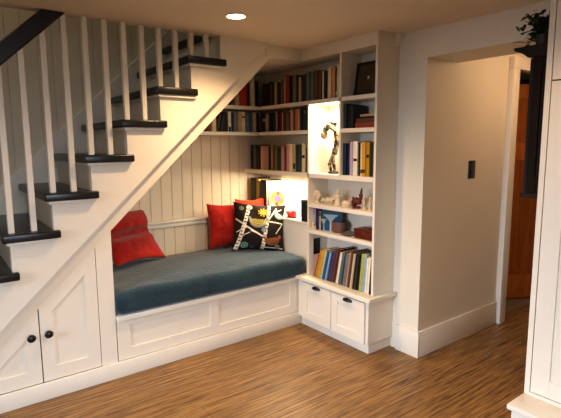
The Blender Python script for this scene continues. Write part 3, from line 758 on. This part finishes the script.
def spindle(y, h, lab):
    m_ = MB(); m_.lathe([(0, 0), (.016, 0), (.014, .006), (.005, .012), (.007, h*.3), (.011, h*.42), (.005, h*.55), (.004, h*.7), (.009, h*.82), (.004, h*.93), (0, h)], (.075, y, zs), 14)
    m_.tube([(.075, y, zs + h*.45), (.07, y + .018, zs + h*.6), (.075, y + .012, zs + h*.75)], [.004, .005, .002], 8)
    tag(m_.build('slender_carving', IV), lab, 'figurine', GZ)
spindle(-.622, .105, 'slender ivory carving just right of the dark red carving'); spindle(-.678, .10, 'slender ivory carving nearest the end panel on the middle shelf')

# ------------------------------------------------------------------ shelf at 0.815
z8 = .8156; gB = 'small books on the low shelf'
for y, w, h, c, lab, bd in ((-.098, .022, .165, 'lavender', 'lavender book first from the upright on the shelf under the carvings', ()),
    (-.121, .024, .175, 'navy', 'navy book second from the upright on the shelf under the carvings', ()), (-.146, .02, .168, 'purple', 'purple book third from the upright on the shelf under the carvings', ()),
    (-.167, .012, .15, 'cream', 'cream book fourth from the upright on the shelf under the carvings', ((.75, .95, 'black'),)), (-.180, .014, .16, 'black', 'black book fifth from the upright on the shelf under the carvings', ())):
    book(MX(.05, y, z8), w, .13, h, c, lab, gB, bd)
m_ = MB(); m_.ball((.03, -.112, z8 + .018), (.014, .016, .018)); m_.ball((.03, -.112, z8 + .044), (.012, .013, .014)); m_.tube([(.03, -.104, z8 + .055), (.03, -.10, z8 + .075)], [.004, .002], 6); m_.tube([(.03, -.12, z8 + .055), (.03, -.124, z8 + .075)], [.004, .002], 6)
m_.tube([(.03, -.135, z8), (.03, -.13, z8 + .03)], [.010, .012], 8)
tag(m_.build('rabbit_ornament', IV), 'tiny ivory rabbit in front of the books under the carvings', 'ornament')
# blue glossy picture book with pale bird shape leaning at the back
def bluepic(u, v):
    c = tuple(a*(1-v)+b*v for a, b in zip(hexc('3a5a5e'), hexc('1c4a7a')))
    if abs(u - .45) < .04 and v > .55: c = hexc('b8c8cc')
    if .3 < v < .6 and abs(u - .45) < .36*(.62 - v)/.32: c = hexc('a9bcc0')
    return c
b = painted_card('picture_card', .045, z8 + .001, .17, .185, -.196, 0, bluepic, 40, None, vcol_mat('card_print', .5), R(-62))
tag(b, 'blue and teal picture card standing beside the books under the carvings', 'card')
gl = thing('martini_glass', 'pale flared stem glass in front of the blue picture card', 'glass', (.055, -.215, z8))
MB().lathe([(0, 0), (.022, 0), (.02, .003), (.004, .006), (.0035, .055), (.01, .062), (.034, .10), (.0325, .10), (.008, .064), (0, .062)], (.055, -.215, z8), 24).build('bowl', mat('pale_glass', 'b4c6ca', .12, .02, 5, .8), gl)
m_ = MB(); m_.lathe([(0, 0), (.05, 0), (.058, .02), (.06, .05), (.055, .082), (.05, .084), (.053, .05), (.05, .022), (0, .012)], (.10, -.335, z8), 28, Matrix.Diagonal((.85, 1.05, 1, 1)))
tag(m_.build('stoneware_bowl', mat('brown_stoneware', '6e4a42', .6, .25, 30)), 'reddish brown stoneware bowl in the middle of the shelf under the carvings', 'bowl')
m_ = MB(); m_.lathe([(0, 0), (.04, 0), (.05, .006), (.072, .014), (.07, .017), (.048, .010), (0, .007)], (.085, -.475, z8), 28)
tag(m_.build('dish', mat('grey_dish', '6a6258', .4)), 'flat grey dish between the stoneware bowl and the wooden box', 'dish')
wb = thing('wooden_box', 'red-brown lidded wooden box at the end panel of the shelf under the carvings', 'box', (.09, -.655, z8))
MB().box(.035, .15, -.755, -.565, z8, z8 + .05, .002, 1).build('body', REDWOOD, wb); MB().box(.032, .153, -.758, -.562, z8 + .0515, z8 + .072, .003, 2).build('lid', REDWOOD, wb)
MB().box(.030, .0335, -.668, -.652, z8 + .042, z8 + .060, .001, 1).build('clasp', mat('dull_brass', '8a6a30', .4, metal=.8), wb)

# ------------------------------------------------------------------ framed dark picture, top right compartment
def darkpic(u, v):
    n = noise.noise(Vector((u*5, v*5, 2.))) * .5 + noise.noise(Vector((u*14, v*14, 5.))) * .3
    c = (.05 + .03*n, .035 + .022*n, .016 + .012*n)
    if math.hypot((u - .55)*2.2, v - .48) < .07: c = hexc('d8d0c0')  # small white highlight painted into the picture's colour
    return c
fr = thing('framed_picture', 'dark framed picture leaning in the top compartment nearest the hall', 'picture', (.13, -.65, 1.8386))
Mf = Matrix.Translation((.035, -.535, 1.8386)) @ Matrix.Rotation(-PI/2, 4, 'Z') @ Matrix.Rotation(R(-9), 4, 'X')
m_ = MB(); fw, fh, ft = .218, .23, .016
for a in ((0, fw, 0, ft, 0, .02), (0, fw, 0, ft, fh - .02, fh), (0, .02, 0, ft, .02, fh - .02), (fw - .02, fw, 0, ft, .02, fh - .02)): m_.box(*a, M=Mf)
m_.build('frame', DARKWOOD, fr)
b = bmesh.new(); lay = b.verts.layers.float_color.new('paint'); g = {}
for i in range(41):
    for j in range(41):
        v = b.verts.new(Mf @ Vector((.019 + (fw - .038)*i/40, .007, .019 + (fh - .038)*j/40))); v[lay] = (*darkpic(i/40, 1 - j/40), 1); g[i, j] = v
for i in range(40):
    for j in range(40): b.faces.new([g[i, j], g[i+1, j], g[i+1, j+1], g[i, j+1]])
m_ = MB(); m_.bm.free(); m_.bm = b; m_.build('picture', vcol_mat('dark_painting', .25), fr)

# ------------------------------------------------------------------ right foreground: white pantry, dark wall cabinet, plant
PX, PYN = -.135, -1.916
pa = thing('white_pantry', 'tall white pantry cabinet with panelled doors at the right edge', 'cabinet', (.04, -2.5, 0))
MB().box(PX + .02, WX, -3.25, PYN, .25, CZ - .001).build('carcass', WHITE, pa)
f = MB(); f.box(PX, PX + .02, PYN - .026, PYN, .25, CZ - .001, .001, 1); f.box(PX, PX + .02, -3.25, PYN - .026, .25, .268); f.box(PX, PX + .02, -3.25, -2.60, .268, CZ - .001); f.build('face_frame', WHITE, pa, smooth=False)
def shaker(name, x, y0, y1, z0, z1, parent, s=.07):
    m_ = MB(); xx = (x, x + .018)
    m_.box(*xx, y0, y0 + s, z0, z1, .001, 1); m_.box(*xx, y1 - s, y1, z0, z1, .001, 1); m_.box(*xx, y0 + s, y1 - s, z0, z0 + s, .001, 1); m_.box(*xx, y0 + s, y1 - s, z1 - s, z1, .001, 1)
    o = m_.build(name, WHITE, parent, smooth=False)
    MB().box(x + .008, x + .016, y0 + s - .002, y1 - s + .002, z0 + s - .002, z1 - s + .002).build('panel', WHITE, o, smooth=False)
    return o
DY1 = PYN - .030
shaker('door', PX - .001, -2.595, DY1, .272, 1.777, pa, .085); shaker('door', PX - .001, -2.595, DY1, 1.783, CZ - .01, pa, .085)
MB().box(PX + .0185, PX + .0195, -2.6, PYN - .02, .26, CZ - .01).build('shadow_gap', mat('gap_shade', '3a332c', .9), pa)  # thin dark sheet, its colour standing in for shade between the doors
MB().box(PX - .165, PX + .02, -3.25, PYN + .004, .222, .25, .006, 2).build('ledge', WHITE, pa)
MB().box(PX - .15, WX, -3.25, PYN - .015, 0, .222, .002, 1).build('base', WHITE, pa)
MB().box(PX - .152, PX - .149, -2.6, PYN - .05, .03, .205, .001, 1).build('base_panel', WHITE, pa)

dc = thing('dark_wall_cabinet', 'dark stained wall cabinet with crown moulding hung beside the white pantry', 'cabinet', (.0, -1.86, 1.24))
CX0, CX1, CY0, CY1 = -.11, .2, -1.915, -1.830
MB().box(CX0 + .012, CX1, CY0, CY1 - .018, 1.255, 1.90).build('carcass', DARKWOOD, dc)
m_ = MB()
m_.box(CX0, CX0 + .012, CY1 - .055, CY1 - .018, 1.255, 1.90, .001, 1); m_.box(CX0, CX0 + .012, CY0, CY0 + .02, 1.255, 1.90, .001, 1); m_.box(CX0, CX0 + .012, CY0 + .02, CY1 - .055, 1.255, 1.33, .001, 1); m_.box(CX0, CX0 + .012, CY0 + .02, CY1 - .055, 1.83, 1.90, .001, 1)
m_.build('side_frame', mat('dark_frame', '1e130b', .6, .2, spec=.1), dc)
m_ = MB(); m_.box(CX0 + .004, CX1 - .004, CY1 - .017, CY1, 1.262, 1.895, .002, 1); dd = m_.build('door', DARKWOOD, dc)
MB().ball((.13, CY1 + .018, 1.30), .012).build('knob', KNOB, dd)
MB().prism([(CY0, 1.235), (CY1 + .004, 1.235), (CY1 + .01, 1.245), (CY1 + .004, 1.256), (CY0, 1.256)], 'x', CX0 - .006, CX1, .002).build('bottom_moulding', DARKWOOD, dc)
MB().prism([(CY0, 1.90), (CY1 + .006, 1.90), (CY1 + .03, 1.92), (CY1 + .075, 1.94), (CY1 + .075, 1.953), (CY0, 1.955)], 'x', CX0 - .012, CX1, .002).build('crown_moulding', DARKWOOD, dc)

pl = thing('trailing_plant', 'small dark green leafy plant on top of the dark wall cabinet', 'plant', (-.03, -1.86, 1.956))
MB().lathe([(0, 0), (.03, 0), (.04, .05), (.042, .055), (.037, .055), (.034, .045), (0, .045)], (-.03, -1.85, 1.954), 20).build('pot', mat('dark_pot', '2a211a', .5), pl)
def leaf(b, p, d, up, L, W):
    s = d.cross(up).normalized(); n = s.cross(d)
    pts = [(0, 0, 0), (.3, .45, .08), (.6, .5, .1), (.85, .25, .04), (1, 0, -.05), (.85, -.25, .04), (.6, -.5, .1), (.3, -.45, .08)]
    c = [b.verts.new(p + d*(x*L) + s*(y*W) + n*(z*L)) for x, y, z in pts]
    b.faces.new(c)
r2 = random.Random(11); b = bmesh.new(); stems = MB()
for k in range(44):
    a = r2.uniform(0, 2*PI); rr = r2.uniform(.01, .10); hh = r2.uniform(.03, .15)
    p0 = Vector((-.03, -1.85, 1.995)); p1 = Vector((-.04 + rr*math.cos(a)*.7, -1.835 + rr*math.sin(a)*.75, 1.962 + hh))
    if k < 3: p1 = Vector((-.06, -1.79 + .02*k, 1.97 + .03*k))
    mid = (p0 + p1)/2 + Vector((0, 0, .025)); stems.tube([p0, mid, p1], [.0022, .002, .0015], 5)
    for j in range(7):
        q = p0.lerp(p1, .4 + .1*j) + Vector((r2.uniform(-.01, .01), r2.uniform(-.01, .01), r2.uniform(-.01, .012)))
        d = Vector((r2.uniform(-1, 1), r2.uniform(-1, 1), r2.uniform(-.4, .8))).normalized(); leaf(b, q, d, Vector((.1, .2, 1)), r2.uniform(.022, .036), r2.uniform(.016, .024))
for t in ((-.07, -1.80, 1.972, .7), (-.07, -1.79, 1.975, .2)):
    leaf(b, Vector(t[:3]), Vector((-.35, 1, .15 + t[3]*.1)).normalized(), Vector((0, 0, 1)), .07, .02)
stems.build('stems', mat('plant_stem', '3a3a1c', .6), pl)
m_ = MB(); m_.bm.free(); m_.bm = b; o = m_.build('foliage', mat('plant_leaf', '2f3d1a', .5, .3, 40), pl); o['kind'] = 'stuff'

# ------------------------------------------------------------------ recessed ceiling light (the visible one)
dl = thing('recessed_downlight', 'round recessed downlight glowing in the ceiling before the stairs', 'ceiling light', (-.937, -.54, CZ - .006))
MB().lathe([(.052, -.001), (.052, -.004), (.066, -.006), (.072, -.001)], (-.937, -.54, CZ), 32).build('trim_ring', WHITE, dl)
MB().lathe([(0, -.0025), (.052, -.0025), (.052, -.0005), (0, -.0005)], (-.937, -.54, CZ), 32).build('lens', emit_mat('warm_lens', 'ffe6c0', 14), dl)

# ------------------------------------------------------------------ lights
def light(kind, name, loc, energy, col, rot=(0, 0, 0), **k):
    l = bpy.data.lights.new(name, kind); l.energy = energy; l.color = col
    for a, v in k.items(): setattr(l, a, v)
    o = bpy.data.objects.new(name, l); COL.objects.link(o); o.location = loc; o.rotation_euler = rot; return o
WARM = (1, .67, .38); NEUT = (1, .86, .68); COOL = (.74, .84, 1.0)
for x, y, e in ((-.937, -.54, 84), (-2.5, -.9, 16), (-.7, -2.0, 24), (-2.3, -2.6, 16)):
    light('SPOT', 'downlight_lamp', (x, y, CZ - .03), e, WARM, spot_size=R(140), spot_blend=1.0, shadow_soft_size=.05)
light('AREA', 'niche_lamp', (.06, -.25, 1.80), 6, NEUT, (0, R(12), 0), shape='RECTANGLE', size=.06, size_y=.28)
light('AREA', 'ledge_lamp', (.05, .30, 1.232), 12, (1, .80, .56), (0, R(14), 0), shape='RECTANGLE', size=.05, size_y=.6)
light('POINT', 'hall_lamp', (1.15, -1.75, 2.1), 11, (1, .66, .40), shadow_soft_size=.08)
light('AREA', 'window_light', (-4.3, -1.6, 1.4), 30, COOL, (0, R(-66), 0), shape='RECTANGLE', size=1.2, size_y=1.6, spread=R(70))
light('AREA', 'window_light', (-2.4, -5.0, 1.5), 17, COOL, (R(70), 0, 0), shape='RECTANGLE', size=2.4, size_y=1.2, spread=R(60))
light('AREA', 'stairwell_light', (-2.6, .45, 3.9), 5, (1, .93, .85), (0, 0, 0), shape='RECTANGLE', size=1.6, size_y=.6)
W_ = bpy.data.worlds.new('World'); S.world = W_; W_.use_nodes = True
W_.node_tree.nodes['Background'].inputs[0].default_value = (1, .84, .66, 1); W_.node_tree.nodes['Background'].inputs[1].default_value = .08

# ------------------------------------------------------------------ camera
yaw, pitch, roll, fpx = .647934, -.136977, -.0067026, 468.23
fw_ = Vector((math.sin(yaw)*math.cos(pitch), math.cos(yaw)*math.cos(pitch), math.sin(pitch)))
r_ = fw_.cross(Vector((0, 0, 1))).normalized(); u_ = r_.cross(fw_)
rr, uu = math.cos(roll)*r_ + math.sin(roll)*u_, -math.sin(roll)*r_ + math.cos(roll)*u_
cam = bpy.data.cameras.new('camera'); cam.sensor_width = 36; cam.lens = fpx / 561 * 36; cam.clip_start = .02
co = bpy.data.objects.new('camera', cam); COL.objects.link(co)
co.matrix_world = Matrix(((rr.x, uu.x, -fw_.x, -2.444), (rr.y, uu.y, -fw_.y, -2.943), (rr.z, uu.z, -fw_.z, 1.5), (0, 0, 0, 1)))
S.camera = co
S.view_settings.view_transform = 'Standard'; S.view_settings.look = 'None'; S.view_settings.exposure = .22; S.view_settings.gamma = .9
for o in S.objects:
    if 'wb' in o: del o['wb']
